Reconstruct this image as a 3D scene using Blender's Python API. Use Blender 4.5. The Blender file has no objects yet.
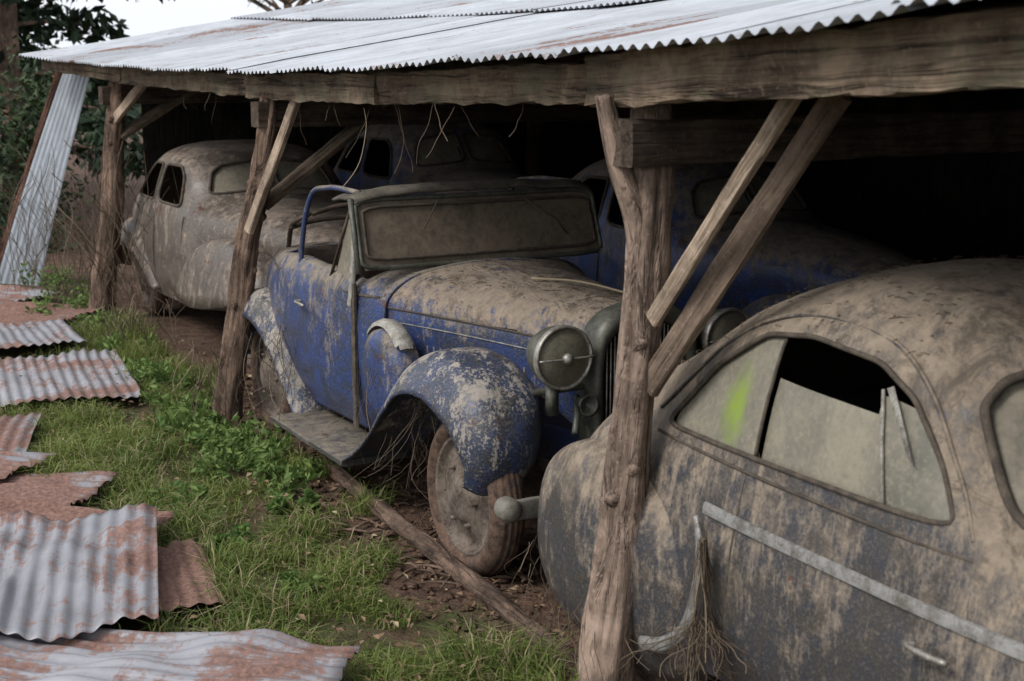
import bpy, math, random
import numpy as np
from mathutils import Vector, noise as mn
random.seed(7); rng=np.random.default_rng(7)
sc=bpy.context.scene
# ---------------------------------------------------------------- helpers
class GL(list): g=None
def cr(A,m):
    A=np.asarray(A,float); n=len(A)
    P=np.concatenate([[2*A[0]-A[1]],A,[2*A[-1]-A[-2]]])
    t=np.linspace(0,n-1,m); i=np.minimum(t.astype(int),n-2); f=(t-i).reshape((-1,)+(1,)*(A.ndim-1))
    p0,p1,p2,p3=P[i],P[i+1],P[i+2],P[i+3]
    return .5*((2*p1)+(-p0+p2)*f+(2*p0-5*p1+4*p2-p3)*f**2+(-p0+3*p1-3*p2+p3)*f**3)
def empty(name,loc=(0,0,0),rz=0):
    e=bpy.data.objects.new(name,None); e.location=loc; e.rotation_euler=(0,0,rz); e.empty_display_size=.2
    sc.collection.objects.link(e); return e
class MB:
    def __init__(s): s.v=[];s.f=[];s.m=[];s.c=[];s.g=[]
    def add(s,v,f,m=0,c=0.5):
        o=len(s.v); g=getattr(v,'g',None)
        vv=[tuple(map(float,p)) for p in v]
        s.v.extend(vv); s.f.extend([tuple(int(k)+o for k in q) for q in f])
        s.m.extend([m]*len(f)); s.c.extend([c]*len(vv) if np.isscalar(c) else list(c)); s.g.extend(g if g is not None else vv); return s
    def build(s,name,mats,parent=None,smooth=True,solid=0,bevel=0,split=0):
        me=bpy.data.meshes.new(name); me.from_pydata(s.v,[],s.f)
        if not isinstance(mats,(list,tuple)): mats=[mats]
        for m in mats: me.materials.append(m)
        if len(mats)>1: me.polygons.foreach_set('material_index',s.m)
        me.polygons.foreach_set('use_smooth',[smooth]*len(me.polygons))
        a=me.attributes.new('tint','FLOAT','POINT'); a.data.foreach_set('value',np.array(s.c,dtype=np.float32))
        a=me.attributes.new('gc','FLOAT_VECTOR','POINT'); a.data.foreach_set('vector',np.array(s.g,dtype=np.float32).ravel())
        me.update(); o=bpy.data.objects.new(name,me); sc.collection.objects.link(o)
        if parent: o.parent=parent
        if solid:
            md=o.modifiers.new('s','SOLIDIFY'); md.thickness=solid; md.offset=0
        if split:
            md=o.modifiers.new('e','EDGE_SPLIT'); md.split_angle=math.radians(split)
        return o
def gridf(nu,nv,closed=False):
    F=[]
    for i in range(nu-1):
        for j in range(nv if closed else nv-1):
            k=(j+1)%nv; F.append((i*nv+j,i*nv+k,(i+1)*nv+k,(i+1)*nv+j))
    return F
def tube(pts,r,sides=8,rough=0,freq=3,seed=0,cap=True,sub=0,stretch=1.0):
    pts=np.asarray(pts,float)
    if np.isscalar(r): r=[r]*len(pts)
    r=np.asarray(r,float)
    if sub: pts=cr(pts,sub); r=np.interp(np.linspace(0,1,sub),np.linspace(0,1,len(r)),r)
    T=np.gradient(pts,axis=0); T/=np.linalg.norm(T,axis=1)[:,None]+1e-9
    u=np.cross(T[0],[0,0,1.]); 
    if np.linalg.norm(u)<.1: u=np.cross(T[0],[1.,0,0])
    u/=np.linalg.norm(u); V=GL(); G=[]; ln=0
    for k in range(len(pts)):
        if k: ln+=float(np.linalg.norm(pts[k]-pts[k-1]))
        u=u-T[k]*np.dot(u,T[k]); u/=np.linalg.norm(u)+1e-9; w=np.cross(T[k],u)
        for s in range(sides):
            a=2*math.pi*s/sides; rr=r[k]; c_,s_=math.cos(a),math.sin(a)
            if rough:
                p=pts[k]
                rr*=1+rough*mn.noise(Vector((c_*freq+seed,s_*freq,p[2]*stretch+p[0]*stretch)))+rough*.7*mn.noise(Vector((c_*freq*3.2,s_*freq*3.2+seed,(p[2]+p[0])*stretch*3)))
            V.append(pts[k]+rr*(c_*u+s_*w)); G.append((c_*r[k]+seed,s_*r[k],ln))
    V.g=G
    F=gridf(len(pts),sides,True)
    if cap: F.append(tuple(range(sides))[::-1]); F.append(tuple((len(pts)-1)*sides+s for s in range(sides)))
    return V,F
def plank(p0,p1,w,h,up=(0,0,1),n=24,j=.006,seed=0,sag=0,b=.1):
    p0=np.array(p0,float);p1=np.array(p1,float);Ln=np.linalg.norm(p1-p0);T=(p1-p0)/Ln
    s=np.cross(T,up); s/=np.linalg.norm(s); u=np.cross(s,T)
    bw=min(.3,.006/w*2);bh=min(.3,.006/h*2)
    sec=[(-1,-1+bh),(-1,-.3),(-1,.3),(-1,1-bh),(-1+bw,1),(0,1),(1-bw,1),(1,1-bh),(1,.3),(1,-.3),(1,-1+bh),(1-bw,-1),(0,-1),(-1+bw,-1)]
    V=GL();G=[]
    for k in range(n):
        t=k/(n-1); c=p0+(p1-p0)*t-np.array([0,0,sag*math.sin(math.pi*t)])
        for q,(a,bb) in enumerate(sec):
            d=mn.noise(Vector((c[0]*4+a*3+seed,c[1]*4+bb*3,c[2]*4+seed)))*j*1.5+mn.noise(Vector((a*20+seed,bb*20,t*Ln*9)))*j*.8
            V.append(c+s*(a*w/2+a*d)+u*(bb*h/2+bb*d)); G.append((a*w/2+seed*1.7,bb*h/2,t*Ln+seed))
    V.g=G
    m=len(sec); F=gridf(n,m,True); F.append(tuple(range(m))[::-1]);F.append(tuple((n-1)*m+q for q in range(m)))
    return V,F
def revolve(prof,seg=40,ax='y'):
    V=[]
    for i in range(seg):
        a=2*math.pi*i/seg
        for r,h in prof:
            if ax=='y': V.append((r*math.cos(a),h,r*math.sin(a)))
            else: V.append((h,r*math.cos(a),r*math.sin(a)))
    n=len(prof);F=[]
    for i in range(seg):
        for j in range(n-1): F.append((i*n+j,((i+1)%seg)*n+j,((i+1)%seg)*n+j+1,i*n+j+1))
    return V,F
def mv(V,loc,rz=0,ry=0,sc_=1):
    V=np.asarray(V,float)*sc_
    if ry: c,s=math.cos(ry),math.sin(ry); V=np.stack([V[:,0]*c+V[:,2]*s,V[:,1],-V[:,0]*s+V[:,2]*c],1)
    if rz: c,s=math.cos(rz),math.sin(rz); V=np.stack([V[:,0]*c-V[:,1]*s,V[:,0]*s+V[:,1]*c,V[:,2]],1)
    return V+np.array(loc)
# ---------------------------------------------------------------- node helpers
class NT:
    def __init__(s,name):
        s.m=bpy.data.materials.new(name); s.m.use_nodes=True; s.t=s.m.node_tree; s.n=s.t.nodes; s.n.clear()
        s.out=s.n.new('ShaderNodeOutputMaterial'); s.b=s.n.new('ShaderNodeBsdfPrincipled'); s.l(s.b.outputs[0],s.out.inputs[0])
        s.tc=s.n.new('ShaderNodeTexCoord')
    def l(s,a,b): s.t.links.new(a,b)
    def set(s,inp,v):
        if isinstance(v,bpy.types.NodeSocket): s.l(v,inp)
        else:
            inp.default_value=(tuple(v)+(1,)) if isinstance(v,(tuple,list)) and len(v)==3 and inp.type=='RGBA' else v
    def map(s,scale=(1,1,1),rot=(0,0,0),src='Object'):
        m=s.n.new('ShaderNodeMapping'); m.inputs['Scale'].default_value=scale; m.inputs['Rotation'].default_value=rot
        if src=='gc':
            a=s.n.new('ShaderNodeAttribute'); a.attribute_name='gc'; s.l(a.outputs['Vector'],m.inputs[0])
        else: s.l(s.tc.outputs[src],m.inputs[0])
        return m.outputs[0]
    def noise(s,scale,detail=6,rough=.6,vec=None,dist=0):
        n=s.n.new('ShaderNodeTexNoise'); n.inputs['Scale'].default_value=scale; n.inputs['Detail'].default_value=min(detail,4.5)
        n.inputs['Roughness'].default_value=rough; n.inputs['Distortion'].default_value=dist
        s.l(vec if vec is not None else s.tc.outputs['Object'],n.inputs['Vector']); return n.outputs['Fac']
    def math(s,op,a,b=0,clamp=False):
        n=s.n.new('ShaderNodeMath'); n.operation=op; n.use_clamp=clamp; s.set(n.inputs[0],a); s.set(n.inputs[1],b); return n.outputs[0]
    def rng(s,v,a,b,c=0,d=1):
        n=s.n.new('ShaderNodeMapRange'); s.set(n.inputs[0],v)
        for k,x in enumerate((a,b,c,d)): n.inputs[k+1].default_value=x
        return n.outputs[0]
    def mix(s,f,a,b):
        n=s.n.new('ShaderNodeMix'); n.data_type='RGBA'; s.set(n.inputs[0],f); s.set(n.inputs[6],a); s.set(n.inputs[7],b); return n.outputs[2]
    def bump(s,h,st=.3,dist=.02):
        n=s.n.new('ShaderNodeBump'); n.inputs['Strength'].default_value=st; n.inputs['Distance'].default_value=dist
        s.l(h,n.inputs['Height']); s.l(n.outputs[0],s.b.inputs['Normal'])
    def nz(s):
        g=s.n.new('ShaderNodeNewGeometry'); x=s.n.new('ShaderNodeSeparateXYZ'); s.l(g.outputs['Normal'],x.inputs[0]); return x.outputs[2]
    def attr(s,nm='tint'):
        a=s.n.new('ShaderNodeAttribute'); a.attribute_name=nm; return a.outputs['Fac']
    def fin(s,col,rough=.8,metal=0,spec=None):
        s.set(s.b.inputs['Base Color'],col); s.set(s.b.inputs['Roughness'],rough); s.set(s.b.inputs['Metallic'],metal)
        if spec is not None: s.b.inputs['Specular IOR Level'].default_value=spec
        return s.m
def m_dusty(name,paint,paint2,dust,cover=0.0,up=1.0,rust=.62,contrast=.16,pr=.32,streak=.3,fleck=.6,fa=.2):
    n=NT(name); big=n.noise(2.6,5,.7); med=n.noise(13,4,.75); fine=n.noise(90,2,.7)
    st=n.noise(5.5,4,.85,vec=n.map((3.0,3.0,.5))); blot=n.noise(5.5,4,.8,dist=1.0)
    nz=n.nz(); u=n.rng(nz,-.15,.75,0,1)
    f=n.math('MULTIPLY',u,up*.75); f=n.math('ADD',f,n.rng(big,.3,.7,-.42,.42)); f=n.math('ADD',f,n.rng(st,.35,.65,-streak,streak))
    f=n.math('ADD',f,n.rng(med,.3,.7,-.28,.28)); f=n.math('ADD',f,n.rng(fine,.3,.7,-fa,fa)); f=n.math('ADD',f,cover)
    f=n.rng(f,.3-contrast,.3+contrast*2.4,0,1)
    f=n.math('MULTIPLY',f,.95)
    pc=n.mix(n.rng(blot,.38,.62,0,1),paint,paint2); pc=n.mix(n.rng(fine,.5,.72,.06,fleck),pc,dust)
    d2=tuple(c*.58 for c in dust); d3=tuple(min(1,c*1.22) for c in dust)
    dc=n.mix(n.rng(med,.3,.68,0,1),d2,dust); dc=n.mix(n.rng(st,.5,.72,0,.75),dc,d3); dc=n.mix(n.rng(blot,.52,.64,0,.75),dc,tuple(c*.28 for c in dust))
    col=n.mix(f,pc,dc)
    rs=n.noise(4.3,5,.85); col=n.mix(n.rng(rs,rust,rust+.04,0,.85),col,(.075,.033,.018))
    n.bump(n.math('ADD',n.math('MULTIPLY',med,.6),n.math('MULTIPLY',fine,.5)),.5,.009)
    return n.fin(col,n.rng(f,0,1,pr,.95),0,.35)
def m_wood(name,a,b,gs=(60,60,3.5),green=0.0,crack=.6,bs=.8):
    n=NT(name); g=n.noise(1,5,.7,vec=n.map(gs,src='gc'),dist=.4); p=n.noise(3.5,4,.7); sp=n.noise(60,2,.6)
    g2=n.noise(1,4,.75,vec=n.map(tuple(x*.35 for x in gs),src='gc'),dist=.8)
    c=n.mix(n.rng(g,.35,.62),a,b); c=n.mix(n.rng(p,.48,.64,0,.75),c,tuple(min(1,x*1.6) for x in a)); c=n.mix(n.rng(p,.30,.45,.7,0),c,tuple(x*.4 for x in b)); c=n.mix(n.rng(g2,.56,.64,0,crack),c,tuple(x*.22 for x in b))
    c=n.mix(n.rng(sp,.58,.72,0,.5),c,tuple(min(1,x*1.5) for x in a))
    if green: c=n.mix(n.math('MULTIPLY',n.rng(n.noise(4,4,.7),.5,.62),green),c,(.13,.13,.085))
    n.bump(n.math('SUBTRACT',g,n.math('MULTIPLY',n.rng(g2,.5,.64),.9)),bs,.012); return n.fin(c,.92,0,.2)
def m_simple(name,c,rough=.6,metal=0,var=.5,scale=8,c2=None):
    n=NT(name); x=n.noise(scale,4,.7); y=n.noise(scale*7,2,.7); c2=c2 or tuple(v*(1-var) for v in c)
    n.bump(x,.25,.006); return n.fin(n.mix(n.math('ADD',n.rng(x,.35,.65),n.rng(y,.4,.7,-.25,.25)),c,c2),rough,metal,.3)
def m_sheet(name,base,thr,metal=.2):
    n=NT(name); t=n.attr(); big=n.noise(1.7,5,.75,dist=.3); st=n.noise(3,4,.75); fine=n.noise(45,3,.7)
    gl=n.noise(1,4,.7,vec=n.map((26,2.2,2.2),src='gc'))
    c=n.mix(n.rng(t,0,1,0,1),tuple(x*.62 for x in base),base); c=n.mix(n.rng(st,.42,.66,0,.6),c,tuple(x*.55 for x in base)); c=n.mix(n.rng(gl,.45,.7,0,.45),c,tuple(x*.45 for x in base))
    r=n.math('ADD',big,n.math('MULTIPLY',n.math('SUBTRACT',fine,.5),.3)); r=n.math('ADD',r,n.math('MULTIPLY',n.math('SUBTRACT',gl,.5),.35)); r=n.math('ADD',r,n.rng(t,0,.5,.12,0))
    rf=n.rng(r,thr,thr+.09,0,1); rc=n.mix(n.rng(fine,.35,.65),(.09,.042,.03),(.22,.12,.09)); c=n.mix(n.math('MULTIPLY',rf,.92),c,rc)
    n.bump(fine,.15,.003)
    return n.fin(c,n.rng(rf,0,1,.5,.9),n.rng(rf,0,1,metal,0),.4)
def m_leaf(name,a,b,dry,trans=.25,dr=.9):
    n=NT(name); t=n.attr(); c=n.mix(n.rng(t,0,.85),a,b); c=n.mix(n.rng(t,dr,dr+.03),c,dry); n.fin(c,.6,0,.25)
    if trans:
        tr=n.n.new('ShaderNodeBsdfTranslucent'); n.l(c,tr.inputs[0]); mx=n.n.new('ShaderNodeMixShader'); mx.inputs[0].default_value=trans
        n.l(n.b.outputs[0],mx.inputs[1]); n.l(tr.outputs[0],mx.inputs[2]); n.l(mx.outputs[0],n.out.inputs[0])
    return n.m
# ---------------------------------------------------------------- materials
M_blue=m_dusty('dusty_blue_paint',(.012,.042,.165),(.02,.03,.055),(.22,.185,.145),cover=-.13,up=1.2,streak=.28,contrast=.14,fleck=.35)
M_bluetop=m_dusty('dusty_hood_paint',(.014,.04,.15),(.02,.025,.04),(.25,.20,.15),cover=.08,up=.95,contrast=.12)
M_fend=m_dusty('dusty_fender_paint',(.016,.032,.085),(.022,.025,.032),(.29,.26,.225),cover=.0,up=.55,contrast=.07,fleck=.4)
M_near=m_dusty('dust_caked_paint',(.026,.032,.046),(.04,.038,.036),(.25,.20,.15),cover=-.06,up=1.3,rust=.66,streak=.34,contrast=.2,fleck=.3,fa=.1)
M_tan=m_dusty('brown_dusty_paint',(.05,.043,.04),(.10,.085,.07),(.25,.20,.16),cover=.0,up=.55,rust=.59,contrast=.12)
M_dark=m_dusty('dark_blue_dusty_paint',(.012,.05,.21),(.02,.03,.06),(.22,.18,.14),cover=-.22,up=1.35,fleck=.3)
M_glassd=m_simple('dusty_window_glass',(.22,.195,.15),.55,0,.3,6,(.12,.11,.085))
def m_nearglass():
    n=NT('mossy_dusty_glass'); a=n.noise(3,4,.75,vec=n.map((1,1,.5))); f=n.noise(50,3,.75)
    c=n.mix(n.rng(a,.35,.68),(.225,.205,.155),(.105,.10,.08)); c=n.mix(n.rng(f,.5,.72,0,.6),c,(.28,.25,.185)); c=n.mix(n.rng(f,.28,.45,.5,0),c,(.09,.09,.075))
    v=n.n.new('ShaderNodeVectorMath'); v.operation='DISTANCE'; mp=n.n.new('ShaderNodeMapping'); mp.inputs['Scale'].default_value=(1,0,.6); n.l(n.tc.outputs['Object'],mp.inputs[0])
    n.l(mp.outputs[0],v.inputs[0]); v.inputs[1].default_value=(1.26,0,1.15*.6)
    d=n.math('ADD',v.outputs['Value'],n.math('MULTIPLY',n.math('SUBTRACT',a,.5),.15)); d=n.math('ADD',d,n.math('MULTIPLY',n.math('SUBTRACT',f,.5),.12))
    c=n.mix(n.rng(d,.02,.09,.9,0),c,(.19,.27,.03)); return n.fin(c,.5,0,.4)
M_glassn=m_nearglass()
M_rubber=m_simple('perished_rubber',(.045,.037,.03),.85,0,.5,20,(.10,.08,.06))
M_chrome=m_simple('tarnished_chrome',(.36,.35,.32),.45,.5,.5,25,(.15,.125,.10))
M_pale=m_simple('pale_dusty_trim',(.33,.32,.29),.7,.1,.5,20,(.13,.115,.095))
M_strip=m_simple('dull_trim_strip',(.27,.265,.255),.55,.3,.5,18,(.11,.10,.085))
M_tire=m_simple('dusty_tire_rubber',(.13,.08,.055),.95,0,.6,22,(.03,.024,.022))
M_wheel=m_simple('rusty_wheel_disc',(.155,.125,.10),.9,0,.5,9,(.045,.032,.026))
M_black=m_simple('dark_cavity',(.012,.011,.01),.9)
M_seat=m_simple('rotten_upholstery',(.07,.052,.04),.95,0,.5,6)
M_lens=m_simple('dusty_lamp_glass',(.17,.155,.115),.35,0,.3,12,(.09,.085,.065))
M_lampb=m_simple('lamp_shell_metal',(.12,.12,.10),.5,.3,.5,10,(.05,.05,.042))
M_bark=m_wood('post_bark',(.25,.185,.145),(.12,.085,.066),(45,45,7),0,.75,1.0)
M_bark2=m_wood('dark_post_bark',(.17,.115,.085),(.07,.048,.036),(45,45,7),0,.7,1.0)
M_beam=m_wood('weathered_beam_wood',(.18,.135,.095),(.09,.063,.045),(70,70,2.5),.5,.9)
M_brace=m_wood('brace_plank_wood',(.34,.265,.20),(.22,.165,.12),(90,90,3),0,.45,.5)
M_brace2=m_wood('brown_brace_wood',(.19,.14,.105),(.11,.08,.06),(80,80,3),0,.6,.7)
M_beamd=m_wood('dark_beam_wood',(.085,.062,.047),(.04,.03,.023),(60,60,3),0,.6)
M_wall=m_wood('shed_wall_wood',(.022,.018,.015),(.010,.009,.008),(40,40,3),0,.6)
M_log=m_wood('rotting_log_wood',(.14,.095,.07),(.06,.04,.03),(50,50,6),0,.6,1)
M_roof=m_sheet('galvanised_roof_sheet',(.48,.50,.535),.62,.15)
M_gs=m_sheet('rusty_ground_sheet',(.29,.29,.315),.47,.15)
M_gr=m_sheet('red_rusty_sheet',(.22,.19,.19),.36,.1)
M_lean=m_sheet('leaning_sheet_metal',(.33,.36,.40),.75,.2)
M_grass=m_leaf('grass_blades',(.07,.12,.022),(.21,.245,.07),(.36,.30,.17),.3,.86)
M_weed=m_leaf('weed_leaves',(.06,.115,.028),(.17,.24,.065),(.16,.13,.05),.3,.93)
M_con=m_leaf('conifer_foliage',(.014,.028,.014),(.035,.06,.028),(.07,.05,.02),0,.95)
M_hedge=m_leaf('hedge_foliage',(.016,.03,.012),(.045,.07,.024),(.12,.07,.03),0,.85)
M_straw=m_leaf('dry_vines',(.05,.036,.025),(.15,.11,.075),(.24,.19,.13),0,.9)
M_litter=m_leaf('dead_leaf_litter',(.07,.04,.025),(.20,.13,.075),(.3,.24,.15),0,.9)
# ---------------------------------------------------------------- shed geometry
N=np.array([.872,.49,0.])
post_xy=[(2.75,-.7),(1.55,2.1),(.39,4.75),(-1.45,8.60),(-3.50,12.45),(-4.46,13.85)]
post_z=[2.50,2.42,2.28,2.19,2.23,2.30]
E=np.array([(x,y,z) for (x,y),z in zip(post_xy,post_z)])
Ef=cr(E,400); L=np.concatenate([[0],np.cumsum(np.linalg.norm(np.diff(Ef[:,:2],axis=0),axis=1))])
def eave(s): return np.array([np.interp(s,L,Ef[:,k]) for k in range(3)])
TOT=L[-1]; TH=math.radians(9.6)
def sy(y): return float(np.interp(y,Ef[:,1],L))
roof=empty('corrugated_shed_roof')
w=.86; ncol=int(TOT/w)+1; mb=MB()
for rI in range(4):
    for c in range(ncol):
        s0=c*w; s1=min(TOT+.12,s0+w+.05)
        tint=random.uniform(.3,1) if random.random()>.18 else .05; dz=random.uniform(0,.010); d0=rI*2.15-.22+random.uniform(-.03,.03); d1=d0+2.35
        nc=int((s1-s0)/.0127)+1; nr=7; V=GL(); G=[]
        tl=random.uniform(-.006,.006)
        for i in range(nr):
            d=d0+(d1-d0)*i/(nr-1)
            for k in range(nc):
                s=s0+(s1-s0)*k/(nc-1); e=eave(min(s,TOT))
                if s>TOT: e=e+np.array([-.57,.82,0])*(s-TOT)
                zz=.0095*math.cos(2*math.pi*s/.076)+dz+tl*(k/nc)+rI*.013+.012*(1-i/(nr-1))*(rI>0)
                if rI==0 and i==0: zz+=.012*mn.noise(Vector((s*5,0,0)))
                V.append(e+N*d*math.cos(TH)+np.array([0,0,d*math.sin(TH)+.03+zz+.02*mn.noise(Vector((s*.8,d*.8,2)))])); G.append((s*.35+rI*5,d*.4,0))
        V.g=G; mb.add(V,gridf(nr,nc),0,tint)
mb.build('roof_sheets',M_roof,roof)
mb=MB()
for d in (.15,1.9,4.0,6.0,8.0):
    for c in range(9):
        a=eave(c*TOT/9);b=eave((c+1)*TOT/9); off=N*d+np.array([0,0,d*math.tan(TH)-.045])
        mb.add(*plank(a+off,b+off,.06,.08,n=6,seed=c+d))
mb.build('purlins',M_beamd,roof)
shed=empty('open_timber_shed')
mb=MB()
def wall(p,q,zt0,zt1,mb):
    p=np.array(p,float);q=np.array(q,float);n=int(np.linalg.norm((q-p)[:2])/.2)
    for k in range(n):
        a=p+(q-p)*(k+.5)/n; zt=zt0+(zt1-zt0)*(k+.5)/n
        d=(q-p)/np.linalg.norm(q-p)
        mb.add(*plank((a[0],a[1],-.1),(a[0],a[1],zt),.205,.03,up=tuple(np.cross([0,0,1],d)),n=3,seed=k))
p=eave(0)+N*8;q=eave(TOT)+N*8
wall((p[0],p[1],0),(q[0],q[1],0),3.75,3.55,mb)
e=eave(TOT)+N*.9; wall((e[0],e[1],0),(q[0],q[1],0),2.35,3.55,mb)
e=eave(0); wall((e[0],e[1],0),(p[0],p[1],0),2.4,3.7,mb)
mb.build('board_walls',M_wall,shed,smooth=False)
mb=MB()
def fascia(s0,s1,h,drop,n,seed,out=.0,w=.05):
    pp=[eave(s)-N*out-np.array([0,0,drop+h/2]) for s in (s0,s1)]
    mb.add(*plank(pp[0],pp[1],w,h,n=n*2,j=.010,seed=seed))
fascia(0,sy(2.2),.17,.005,20,1,.05); fascia(sy(2.1),sy(4.9),.165,.012,45,2,.06); fascia(sy(4.6),sy(7.0),.14,.03,40,3,.0); fascia(sy(6.9),sy(8.9),.14,.03,30,4,.02)
fascia(sy(8.8),sy(12.0),.14,.02,30,5,.0); fascia(sy(11.9),TOT,.12,.02,20,6,.01)
mb.build('eave_beams',M_beam,shed,split=40)
def post(path,r,seed,mat,fork=None):
    e=empty('rough_wooden_post'); mb=MB(); mb.add(*tube(path,r,44,.26,1.5,seed,sub=170,stretch=1.3))
    P=cr(path,60)
    for k in range(8):
        c=P[random.randint(5,55)]; a=random.uniform(0,6.28); dr=np.array([math.cos(a),math.sin(a),.3]); rr=np.mean(r)
        mb.add(*tube([c+dr*rr*.5,c+dr*rr*1.0,c+dr*rr*1.15],[rr*.5,rr*.3,rr*.1],10,.4,2,k,sub=8))
    if fork is not None: mb.add(*tube(fork[0],fork[1],24,.2,1.6,seed+3,sub=50,stretch=1.2))
    mb.build('trunk',mat,e); return e
post([(.325,4.74,-.15),(.345,4.74,.25),(.385,4.75,.6),(.40,4.75,.95),(.435,4.75,1.35),(.455,4.75,1.75),(.455,4.76,2.11)],[.105,.088,.08,.072,.07,.068,.062],1,M_bark,
     ([(.445,4.74,1.45),(.415,4.73,1.72),(.35,4.72,1.92),(.30,4.70,2.14)],[.05,.042,.036,.03]))
post([(-1.80,8.62,-.15),(-1.76,8.62,.2),(-1.67,8.6,.75),(-1.61,8.6,1.15),(-1.51,8.6,1.55),(-1.44,8.6,2.05)],[.10,.085,.072,.068,.066,.062],5,M_bark2)
post([(-3.66,12.45,-.15),(-3.60,12.45,.4),(-3.50,12.45,.95),(-3.46,12.45,1.5),(-3.38,12.45,2.1)],[.12,.10,.09,.085,.08],9,M_bark2)
post([(1.66,2.1,-.15),(1.68,2.1,1),(1.64,2.1,2.25)],[.1,.09,.08],12,M_bark)
for (x,y) in [(3.9,7.4),(.2,15)]:
    post([(x,y,-.1),(x+.04,y,1.4),(x,y,3.0)],[.09,.08,.08],int(x*10)+20,M_bark2)
mb=MB()
def beam(x,y,z,l,sz,seed,sh=0): 
    a=np.array([x,y,z])-N*sh; b=a+N*l; mb.add(*plank(a,b,sz[0],sz[1],n=40,j=.006,seed=seed))
beam(.44,4.70,1.985,6,(.14,.15),3,.10); beam(-1.5,8.6,1.93,6,(.14,.15),5,.04); beam(-3.45,12.45,1.95,6,(.14,.15),6,.1)
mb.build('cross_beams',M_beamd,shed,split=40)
def brace(a,b,w,h,seed,mat,nm='diagonal_brace'):
    m=MB(); m.add(*plank(a,b,w,h,up=(-.75,-.66,0),n=30,j=.002,seed=seed)); m.build(nm,mat,shed,split=40)
brace((.47,4.66,1.40),(.80,3.98,2.20),.055,.03,1,M_brace)
brace((.46,4.70,1.16),(.95,4.18,2.16),.085,.035,2,M_brace2)
brace((-1.57,8.45,1.25),(-1.18,8.12,2.12),.065,.04,3,M_brace)
brace((-1.52,8.68,1.38),(-.70,9.0,2.06),.085,.05,4,M_beam)
brace((-3.42,12.38,1.75),(-3.05,12.1,2.1),.09,.04,5,M_brace)
brace((-3.40,12.42,1.6),(-2.6,12.9,2.15),.11,.05,6,M_beam)
def corr(fn,wid,ln,nr=16,amp=.0095,pitch=.076):
    nc=int(wid/.0095)+1; V=GL([fn(k/(nc-1),i/(nr-1),amp*math.cos(2*math.pi*(k/(nc-1)*wid)/pitch)) for i in range(nr) for k in range(nc)])
    V.g=[(k/(nc-1)*wid,i/(nr-1)*ln,0) for i in range(nr) for k in range(nc)]
    return V,gridf(nr,nc)
ls=empty('leaning_corrugated_sheet')
B0,B1,T0,T1=[np.array(p) for p in [(-5.32,14.45,-.02),(-4.80,14.25,-.02),(-4.38,14.2,2.2),(-4.02,13.9,2.2)]]
nn=np.cross(B1-B0,T0-B0); nn/=np.linalg.norm(nn)
m=MB(); V,F=corr(lambda u,v,a:(B0*(1-u)+B1*u)*(1-v)+(T0*(1-u)+T1*u)*v-nn*a*.6+nn*.03*math.sin(v*3),.52,2.2); m.add(V,F,0,.95); m.build('sheet',M_lean,ls)
m=MB(); m.add(*plank(B0+np.array([-.03,.05,0]),T0+np.array([-.05,.05,0]),.05,.12,up=(0,-1,0),seed=4)); m.build('edge_board',m_wood('red_board_wood',(.14,.07,.05),(.07,.04,.03)),ls,split=40)
# ---------------------------------------------------------------- ground
n=NT('earth_and_grass_ground'); 
geo=n.n.new('ShaderNodeNewGeometry'); sep=n.n.new('ShaderNodeSeparateXYZ'); n.l(geo.outputs['Position'],sep.inputs[0])
d=n.math('ADD',n.math('MULTIPLY',sep.outputs[0],.88),n.math('MULTIPLY',sep.outputs[1],.475))
big=n.noise(1.6,5,.7); fine=n.noise(22,5,.75); mid=n.noise(7,5,.7)
d=n.math('ADD',d,n.rng(big,.3,.7,-.5,.5))
dc=n.mix(n.rng(mid,.35,.65),(.13,.078,.056),(.05,.033,.025)); dc=n.mix(n.rng(fine,.52,.72,0,.7),dc,(.2,.14,.10))
gc=n.mix(n.rng(mid,.35,.65),(.055,.065,.025),(.085,.058,.036))
n.bump(n.math('ADD',n.math('MULTIPLY',mid,1.),n.math('MULTIPLY',fine,.6)),.9,.05)
M_ground=n.fin(n.mix(n.rng(d,2.15,2.5),gc,dc),.95,0,.15)
t=np.linspace(-1,1,221); ax=np.sign(t)*np.abs(t)**2.6*400
V=[]
for y in ax:
    for x in ax:
        r=math.hypot(x,y); z=(.035*mn.noise(Vector((x*.9,y*.9,0)))+.02*mn.noise(Vector((x*3,y*3,5))))*(1 if r<40 else 0)-.01
        V.append((x-1,y+7,z))
MB().add(V,gridf(len(ax),len(ax))).build('ground',M_ground)
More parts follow.
